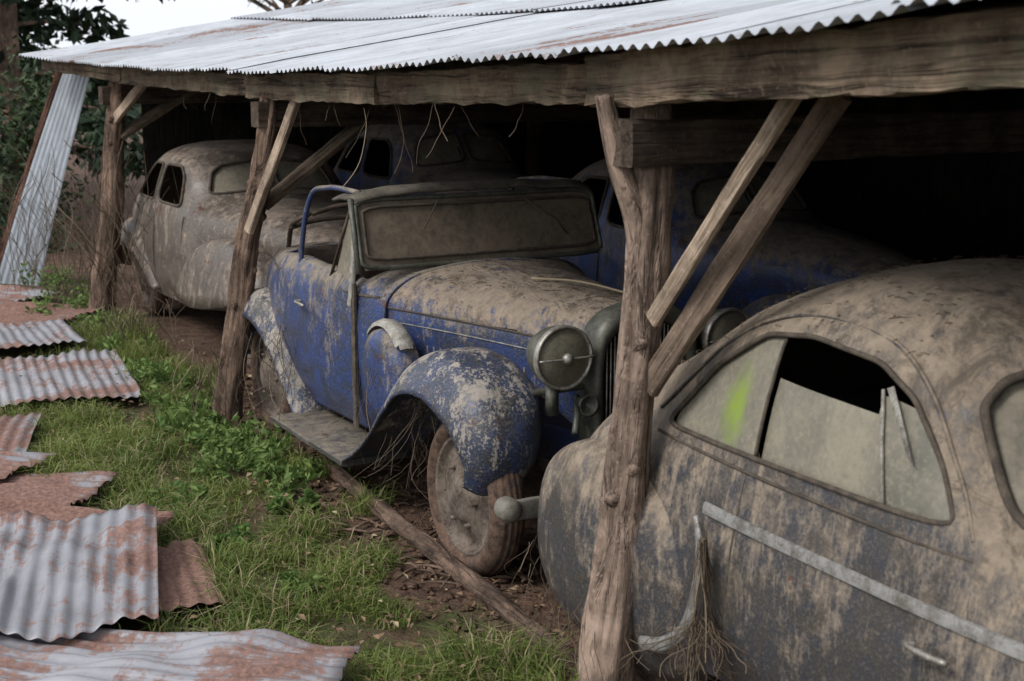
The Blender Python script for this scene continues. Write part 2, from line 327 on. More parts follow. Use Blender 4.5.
# ---------------------------------------------------------------- car building
def inpoly(px,pz,poly):
    ins=np.zeros(px.shape,bool); n_=len(poly)
    for i in range(n_):
        x1,z1=poly[i];x2,z2=poly[(i+1)%n_]
        c=((z1>pz)!=(z2>pz))&(px<(x2-x1)*(pz-z1)/((z2-z1) if z2!=z1 else 1e-9)+x1); ins^=c
    return ins
def loftg(st,nu,nv):
    A=[]
    for x,p in st: A.append([(x,-y,z) for y,z in p]+[(x,y,z) for y,z in p[:-1][::-1]])
    A=np.array(A); R=np.stack([cr(a,nv) for a in A]); return cr(R,nu)
def body(P,name,mat,parent,cats=None,glass=None,solid=0,dent=.004):
    nu,nv,_=P.shape
    ii,jj=np.meshgrid(np.arange(nu-1),np.arange(nv-1),indexing='ij'); ii=ii.ravel();jj=jj.ravel()
    q=np.stack([ii*nv+jj,ii*nv+jj+1,(ii+1)*nv+jj+1,(ii+1)*nv+jj],1); V=P.reshape(-1,3).copy()
    du=np.gradient(P,axis=0);dv=np.gradient(P,axis=1); nr=np.cross(du,dv); nr/=np.linalg.norm(nr,axis=2)[:,:,None]+1e-9
    cen=P.mean(axis=1,keepdims=True)
    if (nr*(P-cen)).sum()<0: nr=-nr
    nr=nr.reshape(-1,3); fc=V[q].mean(1); fn=nr[q].mean(1)
    if dent:
        dd=np.array([mn.noise(Vector(v*2.3))*dent*1.6+mn.noise(Vector(v*7))*dent*.5 for v in V]); V=V+nr*dd[:,None]
    cat=cats(fc,fn) if cats else np.zeros(len(q),int)
    MB().add(V,q[cat==0]).build(name,mat,parent,solid=solid)
    if glass:
        for k,(nm,gm) in glass.items():
            f=q[cat==k]
            if len(f):
                us,inv=np.unique(f,return_inverse=True)
                MB().add(V[us]-nr[us]*.018,inv.reshape(f.shape)).build(nm,gm,parent)
    return P
def side(P,x,z,sg=-1,out=0.0):
    xs=P[:,0,0]; o=np.argsort(xs); nv=P.shape[1]; h=nv//2+1
    i=np.clip(np.searchsorted(xs[o],x),1,len(o)-1); a,b=o[i-1],o[i]; f=np.clip((x-xs[a])/(xs[b]-xs[a]+1e-9),0,1)
    ring=P[a,:h]*(1-f)+P[b,:h]*f
    y=np.interp(z,np.maximum.accumulate(ring[:,2]),ring[:,1]); return np.array([x,-sg*(y)+sg*out if sg>0 else y-out,z])
def front(P,y,z,xlo,xhi,out=0):
    xs=P[:,0,0]; nv=P.shape[1]; idx=[i for i in np.argsort(xs) if xlo<=xs[i]<=xhi]; zz=[];xx=[]
    for i in idx:
        r=P[i,nv//4:nv//2+1]; zz.append(np.interp(-abs(y),r[:,1],r[:,2])); xx.append(xs[i])
    o=np.argsort(zz); return np.array([np.interp(z,np.array(zz)[o],np.array(xx)[o])+out,y,z])
def round_poly(poly,it=3):
    p=np.array(list(poly)+[poly[0]],float); out=[]
    for i in range(len(poly)):
        a,b=p[i],p[i+1]
        for k in range(12): out.append(a+(b-a)*k/12)
    o=np.array(out)
    for _ in range(it): o=(np.roll(o,1,0)+o+np.roll(o,-1,0))/3
    return o
def loop(mb,pts,r,mi=0): 
    pts=list(pts)+[pts[0],pts[1]]; mb.add(*tube(pts,r,8,cap=False),mi)
def sweep_fender(path,yc,w,drop,ny=19,nu=60,sg=1):
    path=np.array(path,float); k=len(path)
    def ex(a): return np.array([a]*k if np.isscalar(a) else a,float)
    A=np.column_stack([path,ex(yc),ex(w),ex(drop)]); A=cr(A,nu)
    T=np.gradient(A[:,:2],axis=0); T/=np.linalg.norm(T,axis=1)[:,None]; Nn=np.stack([-T[:,1],T[:,0]],1)
    c=A[:,:2].mean(0)
    if ((A[:,:2]-c)*Nn).sum()<0: Nn=-Nn
    V=[]
    for i in range(nu):
        for j in range(ny):
            s=-1+2*j/(ny-1)
            off=-A[i,4]*(abs(s)**2.6)*(1.0 if s>0 else .6)
            yy=A[i,2]+math.copysign(abs(s)**.8,s)*A[i,3]
            V.append((A[i,0]+Nn[i,0]*off,sg*yy,A[i,1]+Nn[i,1]*off))
    return V,gridf(nu,ny)
def wheel(parent,loc,r=.36,wd=.085,name='wheel',rz=0,fl=1,disc=M_wheel):
    m=MB(); pr=[]
    for k in range(49):
        a=math.pi*2*k/48; rr=r-.062+.062*math.sin(a) ; yy=wd*math.cos(a)*(1-.15*abs(math.sin(a)))
        if math.sin(a)>.75: rr-= .008*(k%3==0)
        pr.append((rr,yy))
    V,F=revolve(pr,72); m.add(V,F,0)
    m.add(*revolve([(r-.10,-.058),(r-.108,-.066),(r-.118,-.058),(r-.125,-.035),(r-.17,-.03),(r-.2,-.055),(.12,-.065),(.1,-.09),(.06,-.1),(.0,-.105)],48),1)
    m.add(*revolve([(r-.11,-.05),(r-.11,.06),(.05,.06)],40),1)
    for k in range(6):
        a=k*math.pi/3; V,F=revolve([(0,-.085),(.010,-.083),(.012,-.06)],8); m.add(mv(V,(math.cos(a)*.135,0,math.sin(a)*.135)),F,1)
    m.v=[tuple(p) for p in mv(np.array(m.v)*np.array([1,fl,1]),loc,rz)]; m.g=m.v
    return m.build(name,[M_tire,disc],parent)
def headlamp(parent,loc,r=.14,name='headlamp',bar=True,rz=0):
    m=MB(); m.add(*revolve([(r*.95,.0),(r,-.015),(r,-.04),(r*.9,-.1),(r*.66,-.17),(r*.35,-.22),(0,-.235)],40,'x'),0)
    m.add(*revolve([(r*.93,-.01),(r*.95,.012),(r*1.03,.012),(r*1.04,-.018),(r*.98,-.026)],40,'x'),3 if bar else 0)
    m.add(*revolve([(r*.96,-.004),(r*.7,.014),(r*.35,.024),(0,.027)],40,'x'),2)
    if bar:
        m.add(*tube([(.03,-r,0),(.036,0,0),(.03,r,0)],.005,8,sub=12),3)
        m.add(*[x for x in revolve([(0,.055),(.016,.05),(.024,.04),(.024,.026)],20,'x')],3)
    m.add(*tube([(-.09,0,-r*.85),(-.09,0,-r*1.8)],.022,10),0)
    m.v=[tuple(p) for p in mv(m.v,loc,rz)]; m.g=m.v
    return m.build(name,[M_lampb,M_pale,M_lens,M_chrome],parent)
# ---------------- near car (fastback) ----------------
F1=math.atan2(-.883,.47)
c1=empty('dusty_fastback_car',(.694,5.87,0),F1)
st=[(.10,[(.26,.36),(.36,.42),(.40,.5),(.36,.6),(.28,.68),(.2,.73),(.1,.745),(0,.75)]),
(.17,[(.46,.29),(.56,.4),(.60,.54),(.55,.71),(.44,.82),(.31,.87),(.15,.89),(0,.895)]),
(.40,[(.60,.24),(.68,.4),(.70,.6),(.65,.82),(.54,.95),(.40,1.03),(.2,1.065),(0,1.08)]),
(.8,[(.66,.24),(.72,.42),(.73,.65),(.67,.93),(.58,1.10),(.465,1.225),(.255,1.30),(0,1.32)]),
(1.15,[(.70,.24),(.74,.42),(.75,.68),(.695,.97),(.62,1.20),(.525,1.38),(.30,1.485),(0,1.51)]),
(1.5,[(.70,.24),(.755,.42),(.76,.7),(.71,1.0),(.65,1.26),(.56,1.46),(.335,1.585),(0,1.62)]),
(1.8,[(.70,.24),(.755,.42),(.76,.7),(.71,1.01),(.655,1.26),(.57,1.47),(.34,1.60),(0,1.64)]),
(2.0,[(.70,.24),(.755,.42),(.76,.7),(.71,1.01),(.65,1.25),(.56,1.44),(.335,1.58),(0,1.62)]),
(2.15,[(.70,.24),(.755,.42),(.76,.7),(.705,1.01),(.635,1.21),(.535,1.37),(.325,1.52),(0,1.57)]),
(2.36,[(.70,.24),(.755,.42),(.755,.7),(.69,.99),(.61,1.09),(.505,1.19),(.31,1.33),(0,1.40)]),
(2.66,[(.70,.24),(.75,.42),(.745,.7),(.66,.95),(.56,1.0),(.43,1.04),(.26,1.10),(0,1.14)]),
(3.3,[(.66,.24),(.7,.42),(.69,.66),(.6,.9),(.49,.96),(.37,1.0),(.2,1.04),(0,1.06)]),
(3.9,[(.5,.26),(.56,.42),(.55,.62),(.48,.82),(.4,.88),(.3,.92),(.16,.95),(0,.96)]),
(4.2,[(.3,.3),(.34,.42),(.34,.55),(.3,.7),(.24,.76),(.18,.8),(.1,.82),(0,.82)])]
P1=loftg(st,420,240)
win1=[(.88,1.02),(1.42,1.035),(2.27,1.045),(2.17,1.19),(2.03,1.34),(1.88,1.415),(1.58,1.435),(1.33,1.40),(1.08,1.25)]
ws1=[(.05,1.10),(.60,1.055),(.53,1.34),(.45,1.41),(.05,1.52)]
w1r=round_poly(win1); ws1r=round_poly(ws1)
def cats1(c,n):
    k=np.zeros(len(c),int)
    s=inpoly(c[:,0],c[:,2],w1r)&(np.abs(c[:,1])>.35)
    k[s]=-1
    f=(c[:,0]>2.03)&(n[:,0]>.25)&inpoly(np.abs(c[:,1]),c[:,2],ws1r)
    k[f]=2; return k
body(P1,'body_shell',M_near,c1,cats1,{2:('windscreen_glass',M_glassd)},dent=.007)
def wz(x,top=True):
    zs=[]
    for i in range(len(w1r)):
        a,b=w1r[i],w1r[(i+1)%len(w1r)]
        if (a[0]-x)*(b[0]-x)<=0 and a[0]!=b[0]: zs.append(a[1]+(b[1]-a[1])*(x-a[0])/(b[0]-a[0]))
    return (max(zs),min(zs)) if zs else (1.04,1.03)
m=MB()
for sg in (-1,1):
    for (xa,xb,fn,o) in [(.92,1.425,None,.016),(1.435,1.90,lambda x:1.29-.03*(x-1.43),.035),(1.905,2.25,lambda x:1.335-.16*abs(x-1.93),.022)]:
        V=[];nx,nzz=26,14
        for i in range(nx):
            x=xa+(xb-xa)*i/(nx-1); zt,zb=wz(x)
            if fn: zt=min(zt,fn(x))
            for k in range(nzz): V.append(side(P1,x,zb-.01+(zt-zb+(.02 if not fn else 0))*k/(nzz-1),sg,-o))
        m.add(V,gridf(nx,nzz))
m.build('side_window_glass',M_glassn,c1)
m=MB()
for sg in (-1,1):
    loop(m,[side(P1,x,z,sg,.001) for x,z in w1r],.009)
    loop(m,[front(P1,sg*y,z,2.02,2.8,.002) for y,z in ws1r],.015)
m.add(*tube([side(P1,1.43,z,-1,-.012) for z in np.linspace(1.03,1.40,16)],.006,6))
m.build('window_rubber',M_rubber,c1)
m=MB(); m.add(*tube([side(P1,1.905+.10*(1-t),1.04+.30*t,-1,-.014) for t in np.linspace(0,1,12)],[.004]*12,6)); 
m.add([side(P1,1.93,1.35,-1,.0),side(P1,1.95,1.36,-1,-.0),side(P1,2.09,1.17,-1,.0),side(P1,2.06,1.19,-1,.0)],[(0,1,2,3)])
m.build('broken_window_channel',M_pale,c1,solid=.004)
m=MB()
dr=[(.80,1.05),(.92,1.18),(1.10,1.33),(1.28,1.43),(1.48,1.48),(1.68,1.49),(1.9,1.465),(2.06,1.37),(2.2,1.2),(2.33,1.03)]
m.add(*tube([side(P1,x,z,-1,.002) for x,z in cr(dr,60)],.008,8),1)
xs=np.linspace(1.24,3.6,60)
V=[]
for x in xs:
    for dz,o in ((-.020,.0),(-.017,.007),(0,.009),(.017,.007),(.020,.0)): V.append(side(P1,x,.825+dz,-1,.003+o))
m.add(V,gridf(len(xs),5),0)
m.build('trim_strip',[M_strip,M_near],c1,split=30)
m=MB()
for pl in ([(1.42,1.0),(1.41,.85),(1.40,.6),(1.36,.40),(1.33,.28)],[(2.34,1.0),(2.38,.8),(2.42,.5),(2.42,.28)]):
    m.add(*tube([side(P1,x,z,-1,-.003) for x,z in cr(pl,40)],.005,6))
m.add(*tube([side(P1,x,.985,-1,.001) for x in np.linspace(.85,2.35,40)],.006,8))
m.build('door_gaps',M_rubber,c1)
m=MB()
for sg in (-1,1):
    V=[];nu,nv=60,50
    for i in range(nu):
        u=i/(nu-1); a=-math.pi/2+math.pi*u
        for j in range(nv):
            b=math.pi*(j/(nv-1)); 
            xx=.66+.60*math.copysign(abs(math.sin(a))**.85,math.sin(a)); ca=abs(math.cos(a))**.65
            p=np.array((xx, sg*(.60+.215*ca*math.sin(b)**.7), .46+.40*ca*math.copysign(abs(math.cos(b))**.8,math.cos(b))))
            p[1]+=sg*.008*mn.noise(Vector(p*4)); V.append(p)
    m.add(V,gridf(nu,nv))
m.build('rear_fender_skirts',M_near,c1)
m=MB(); V=[]
lp=cr(np.array([(1.235,-.765,.80),(1.285,-.785,.70),(1.29,-.80,.56),(1.245,-.81,.42),(1.14,-.815,.33),(1.0,-.815,.28)]),40)
for i,p in enumerate(lp):
    t=lp[min(i+1,39)]-lp[max(i-1,0)]; t/=np.linalg.norm(t); s=np.cross(t,[0,1,0]); s/=np.linalg.norm(s); w_=.010+.016*math.sin(min(1,i/20)*1.57)
    V+=[p-s*w_,p-s*w_*.5+[0,-.008,0],p+[0,-.010,0],p+s*w_*.6+[0,-.006,0],p+s*w_]
m.add(V,gridf(40,5)); m.build('fender_lip',M_strip,c1,solid=.003)
for x in (.78,3.35):
    for sg in (-1,1): wheel(c1,(x,sg*.6,.33),.33,.08,fl=sg*-1)
m=MB()
m.add(*tube([(3.9,-.75,.42),(4.25,-.5,.42),(4.33,0,.42),(4.25,.5,.42),(3.9,.75,.42)],.05,12,sub=40),0)
m.build('front_bumper',M_chrome,c1)
m=MB(); m.add(*tube([(2.24,-.775,.735),(2.24,-.80,.737),(2.31,-.808,.74),(2.38,-.80,.74)],.010,8,sub=14)); m.build('door_handle',M_chrome,c1)
for sg in(-1,1): headlamp(c1,(3.95,sg*.5,.75),.1,'headlamp',False)
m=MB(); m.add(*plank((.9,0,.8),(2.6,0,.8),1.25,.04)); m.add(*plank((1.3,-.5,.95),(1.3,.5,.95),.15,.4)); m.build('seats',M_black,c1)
# ---------------- blue cabriolet ----------------
a2=math.radians(29); F2=np.array([math.sin(a2),-math.cos(a2),0]); R2=np.array([-math.cos(a2),-math.sin(a2),0])
O2=np.array([-.12,6.03,0])-.68*R2
c2=empty('blue_vintage_cabriolet',tuple(O2),math.atan2(F2[1],F2[0]))
st=[(.16,[(.20,.40),(.235,.6),(.245,.85),(.24,1.0),(.215,1.09),(.16,1.14),(.08,1.16),(0,1.165)]),
(-.2,[(.27,.40),(.315,.6),(.325,.85),(.325,1.0),(.29,1.09),(.21,1.145),(.1,1.165),(0,1.175)]),
(-.7,[(.37,.40),(.42,.6),(.44,.85),(.445,.99),(.41,1.09),(.3,1.155),(.15,1.18),(0,1.19)]),
(-1.22,[(.48,.40),(.57,.6),(.60,.85),(.60,.99),(.565,1.08),(.44,1.16),(.2,1.20),(0,1.21)])]
PH=loftg(st,110,110)
HS=1.015
body(PH,'hood_sides',M_blue,c2,lambda c,n:np.where(c[:,2]>HS+.005,1,0),None)
nu,nv,_=PH.shape; V=PH.reshape(-1,3); q=np.array(gridf(nu,nv)); fc=V[q].mean(1); f=q[fc[:,2]>HS]; us,inv=np.unique(f,return_inverse=True)
cen=np.array([0,0,.7]); VV=V[us].copy(); dd=VV-cen; dd[:,0]=0; dd/=np.linalg.norm(dd,axis=1)[:,None]; VV+=dd*.009
VV=np.array([v+np.array([0,0,.010*mn.noise(Vector(v*4))]) for v in VV])
MB().add(VV,inv.reshape(f.shape)).build('hood_top',M_bluetop,c2)
m=MB()
for sg in (-1,1):
    m.add(*tube([side(PH,x,HS+.002,sg,.006) for x in np.linspace(.14,-1.2,40)],.006,8))
m.add(*tube([(x,0,np.interp(x,PH[::-1,0,0],PH[::-1,nv//2,2])+.010) for x in np.linspace(.16,-1.2,40)],.008,8))
m.add(*tube([side(PH,-1.215,z,-1,.002) for z in np.linspace(.45,.99,20)],.008,6))
m.build('hood_hinges',M_rubber,c2)
m=MB()
m.add(*tube([side(PH,x,.95,-1,.003) for x in np.linspace(.1,-1.15,30)],.004,6))
for k in range(16):
    x=-.25-.045*k; m.add(*tube([side(PH,x,.64,-1,.003),side(PH,x,.76,-1,.004),side(PH,x,.86,-1,.003)],.005,6),1)
m.build('hood_mouldings',[M_strip,M_blue],c2)
m=MB(); ring=[(-.25,.42),(-.262,.7),(-.265,.95),(-.235,1.09),(-.15,1.165),(0,1.195),(.15,1.165),(.235,1.09),(.265,.95),(.262,.7),(.25,.42)]
rr=cr(np.array(ring),60); V=[]
secs=[(.10,1.0),(.15,1.035),(.22,1.04),(.26,1.0),(.265,.93),(.25,.86),(.20,.84)]
for x,s in secs:
    for y,z in rr: V.append((x,y*s,.75+(z-.75)*(s if z>.75 else 1)))
m.add(V,gridf(len(secs),60),0)
for k in range(21):
    y=-.20+.02*k; zt=.75+( (1.195-.75) *math.sqrt(max(0,1-(abs(y)/.27)**3)))*.84
    m.add(*tube([(.235,y,.44),(.235,y,zt-.01)],.004,6),1)
m.add([(.2,-.22,.42),(.2,.22,.42),(.2,.22,1.0),(.2,.12,1.1),(.2,-.12,1.1),(.2,-.22,1.0)],[(0,1,2,3,4,5)],2)
m.build('radiator_shell',[M_lampb,M_chrome,M_black],c2)
st=[(-1.20,[(.50,.35),(.575,.5),(.605,.75),(.61,.96),(.58,1.075),(.45,1.16),(.2,1.205),(0,1.215)]),
(-1.45,[(.6,.33),(.66,.5),(.685,.75),(.68,1.0),(.655,1.10),(.55,1.15),(.3,1.17),(0,1.18)]),
(-1.9,[(.62,.33),(.69,.5),(.715,.75),(.705,1.0),(.67,1.11),(.61,1.14),(.3,1.15),(0,1.15)]),
(-2.5,[(.62,.33),(.69,.5),(.715,.75),(.70,1.0),(.66,1.11),(.58,1.145),(.3,1.16),(0,1.16)]),
(-2.9,[(.58,.35),(.62,.5),(.64,.75),(.62,.96),(.57,1.08),(.48,1.12),(.3,1.14),(0,1.14)]),
(-3.3,[(.45,.4),(.5,.5),(.52,.7),(.5,.88),(.44,.97),(.36,1.0),(.2,1.02),(0,1.02)]),
(-3.6,[(.3,.42),(.36,.5),(.38,.6),(.36,.7),(.3,.78),(.22,.82),(.1,.84),(0,.84)])]
PB=loftg(st,200,130)
def catB(c,n):
    k=np.zeros(len(c),int); k[(c[:,0]<-1.42)&(c[:,0]>-2.65)&(np.abs(c[:,1])<.61)&(c[:,2]>1.09)]=-1; return k
body(PB,'body_tub',M_blue,c2,catB,None,solid=.02,dent=.007)
m=MB(); XD=-2.22
gl=[(-1.44,1.1),(-1.435,.8),(-1.42,.42),(-1.5,.37),(XD+.12,.37),(XD+.02,.45),(XD,.8),(XD,1.1)]
for k in range(0,7):
    a=np.array(gl[k]);b=np.array(gl[k+1]); m.add(*tube([side(PB,*(a+(b-a)*t),-1,.0) for t in np.linspace(0,1,14)],.007,6))
for sg in (-1,1): m.add(*tube([side(PB,x,1.06,sg,.004) for x in np.linspace(-1.25,-2.9,50)],.008,8))
m.build('door_gaps',M_rubber,c2)
m=MB(); m.add(*plank((-1.405,-.70,.36),(-1.415,-.695,1.12),.045,.02,up=(0,1,0),j=.002)); m.add(*plank((-1.44,-.705,1.0),(-1.40,-.675,1.46),.045,.02,up=(0,1,0),j=.002),1)
m.build('door_edge_pillar',[M_rubber,M_pale],c2,split=40)
m=MB(); m.add(*tube([(-2.1,-.72,.93),(-2.1,-.76,.93),(-2.0,-.77,.93),(-1.96,-.765,.925)],.009,8,sub=14)); m.build('door_handle',M_chrome,c2)
m=MB()
for sg in (-1,1):
    m.add(*tube([(XD-.02,sg*.67,1.1),(XD-.01,sg*.66,1.25),(XD+.04,sg*.65,1.42),(XD+.14,sg*.64,1.54),(XD+.35,sg*.64,1.575),(-1.7,sg*.645,1.585),(-1.40,sg*.66,1.585)],.015,10,sub=60),0)
    m.add(*tube([(XD,sg*.62,1.40),(-2.6,sg*.58,1.30),(-2.9,sg*.5,1.13)],.015,8,sub=20),1)
m.add(*tube([(-1.78,-.675,1.10),(-1.48,-.655,1.56)],.009,8),1)
for x,z in ((-2.22,1.42),(-2.6,1.30)): m.add(*tube([(x,-.6,z-.02),(x,-.4,z+.02),(x,0,z+.03),(x,.4,z+.02),(x,.6,z-.02)],.014,8,sub=20),1)
m.build('roof_frame',[M_blue,M_beamd],c2)
V=[]
for i in range(14):
    x=-1.34-.30*i/13
    for j in range(60):
        y=-.71+1.42*j/59; V.append((x,y,1.598+.022*(1-(y/.7)**2)+.012*mn.noise(Vector((x*9,y*6,0)))-.03*(abs(y/.7)**8)-.035*max(0,1-i/2)-.03*(i/13)))
MB().add(V,gridf(14,60)).build('canvas_header',m_simple('rotten_canvas',(.06,.055,.046),.95,0,.5,9,(.13,.115,.09)),c2,solid=.015)
m=MB(); W=.715; b0=np.array([-1.24,0,1.195]); t0=np.array([-1.36,0,1.56])
def wsp(y,t,o=0): p=b0+(t0-b0)*t; return np.array([p[0]+o,y,p[2]])
def rp(pl): return round_poly(pl,1)
loop(m,[wsp(y,t) for y,t in rp([(-W,.05),(W,.05),(W*.985,.98),(-W*.985,.98)])],.013,0)
loop(m,[wsp(y,t,.006) for y,t in rp([(-W*.95,.17),(W*.95,.17),(W*.94,.88),(-W*.94,.88)])],.009,1)
m.add(*tube([wsp(-W,.05)+[0,-.02,-.02],wsp(-W,.5)+[0,-.015,0],wsp(-W,1)+[0,-.01,0]],.015,8),0)
m.add(*tube([wsp(.25,.93,.03),wsp(.45,.55,.02),wsp(.5,.35,.02)],.004,6),1); m.add(*tube([wsp(-.25,.93,.03),wsp(-.35,.55,.02)],.004,6),1)
m.build('windscreen_frame',[M_lampb,M_rubber],c2)
V=[wsp(y,t,-.002) for t in np.linspace(.03,.97,6) for y in np.linspace(-W*.98,W*.98,20)]
MB().add(V,gridf(6,20)).build('windscreen_glass',m_simple('dusty_windscreen',(.17,.135,.10),.5,0,.4,5,(.08,.068,.052)),c2)
MB().add([(-1.76,-.655,1.1),(-1.48,-.665,1.1),(-1.45,-.65,1.42),(-1.55,-.655,1.44)],[(0,1,2,3)]).build('side_glass',M_glassd,c2,smooth=False,solid=.004)
m=MB(); 
m.add(*plank((-2.45,-.55,.75),(-2.45,.55,.75),.5,.22,j=.02)); m.add(*plank((-2.68,-.53,.95),(-2.68,.53,.95),.14,.4,j=.02))
m.add(*plank((-1.45,-.6,1.0),(-1.45,.6,1.0),.05,.2)); m.add(*plank((-1.4,0,.42),(-3.0,0,.42),1.1,.03))
V,F=revolve([(.19+.013*math.cos(a),.013*math.sin(a)) for a in np.linspace(0,2*math.pi,9)],30,'x'); m.add(mv(V,(-1.75,-.33,1.12),0,-.45),F)
m.build('seats_and_dash',M_seat,c2)
ff=[(.16,.42),(.24,.54),(.245,.70),(.155,.86),(-.03,.965),(-.26,.975),(-.47,.89),(-.65,.72),(-.79,.54),(-.95,.38),(-1.14,.27)]
rf=[(-2.12,.27),(-2.25,.46),(-2.4,.66),(-2.62,.82),(-2.88,.88),(-3.12,.83),(-3.32,.69),(-3.45,.5),(-3.5,.36)]
M_rb=m_dusty('running_board_dust',(.035,.04,.045),(.05,.045,.045),(.16,.135,.105),cover=-.1)
for sg in (-1,1):
    V,F=sweep_fender(ff,[.71,.70,.69,.68,.685,.69,.70,.71,.72,.73,.735],[.14,.17,.20,.22,.23,.23,.225,.215,.20,.185,.175],[.06,.10,.14,.17,.185,.18,.15,.12,.08,.03,.01],sg=sg,nu=130,ny=37)
    V=[np.array(v)+.011*mn.noise(Vector(v)*3)+.004*mn.noise(Vector(v)*11) for v in V]
    MB().add(V,F).build('front_fender',M_fend,c2,solid=.012)
    V,F=sweep_fender(rf,.63,[.14,.15,.16,.165,.165,.16,.15,.14,.12],[.03,.08,.12,.15,.16,.15,.12,.09,.06],sg=sg,nu=90,ny=29)
    MB().add(V,F).build('rear_fender',M_fend,c2,solid=.012)
    MB().add(*plank((-1.10,sg*.735,.262),(-2.16,sg*.735,.262),.35,.035,j=.003)).build('running_board',M_rb,c2,split=40)
    wheel(c2,(-.08,sg*.69,.35),.37,.085,fl=-sg); wheel(c2,(-2.86,sg*.60,.35),.36,.08,fl=-sg)
    V=[];
    for x in np.linspace(.12,-1.2,20):
        yi=float(np.interp(x,[-1.2,.12],[.56,.25])); zt=float(np.interp(x,[-1.2,-.8,-.4,0,.2],[.5,.6,.78,.86,.78])); V+=[(x,sg*yi,.62),(x,sg*.46 if x>-.8 else sg*.58,zt)]
    MB().add(V,gridf(20,2)).build('inner_apron',M_blue,c2)
headlamp(c2,(.27,-.44,1.01),.135,'headlamp'); headlamp(c2,(.27,.44,1.01),.135,'headlamp')
m=MB(); m.add(*tube([(.14,-.66,.83),(.15,-.5,.84),(.16,0,.85),(.15,.5,.84),(.14,.66,.83)],.016,10,sub=30),0)
for y in(-.44,.44): m.add(*tube([(.17,y,.74),(.17,y,.87)],.03,12),0)
V,F=revolve([(.0,-.05),(.02,-.05),(.025,.0),(.04,.03),(.05,.04),(.04,.035),(0,.0)],24,'x'); m.add(mv(V,(.28,-.34,.80)),F,0)
m.add(*tube([(.3,-.40,.68),(.22,-.34,.74),(.15,-.3,.8)],.015,8),0)
m.build('headlamp_bar_and_horn',[M_lampb],c2)
m=MB(); m.add(*plank((.43,-.82,.43),(.43,.82,.43),.03,.085,j=.003),0)
V,F=revolve([(0,.045),(.03,.04),(.05,.02),(.052,-.03),(.04,-.06),(0,-.065)],24,'x'); m.add(mv(V,(.44,-.80,.44)),F,0)
for y in(-.35,.35): m.add(*plank((.43,y,.43),(-.1,y,.45),.02,.06),0)
m.build('front_bumper',[m_simple('dull_bumper_metal',(.2,.185,.155),.7,.2,.5,10)],c2)
m=MB(); V,F=revolve([(0,-.05),(.10,-.06),(.18,-.055),(.225,-.03),(.235,.03),(.22,.09)],48); m.add(mv(V,(-1.0,-.70,.72),.0),F,0)
V,F=revolve([(.235,-.03),(.258,-.02),(.268,.01),(.262,.05),(.24,.07)],60); V=mv(V,(-1.0,-.70,.73)); 
m.add(V,[f for f in F if min(V[k][2] for k in f)>.88],1)
m.build('spare_wheel_cover',[M_blue,M_pale],c2)
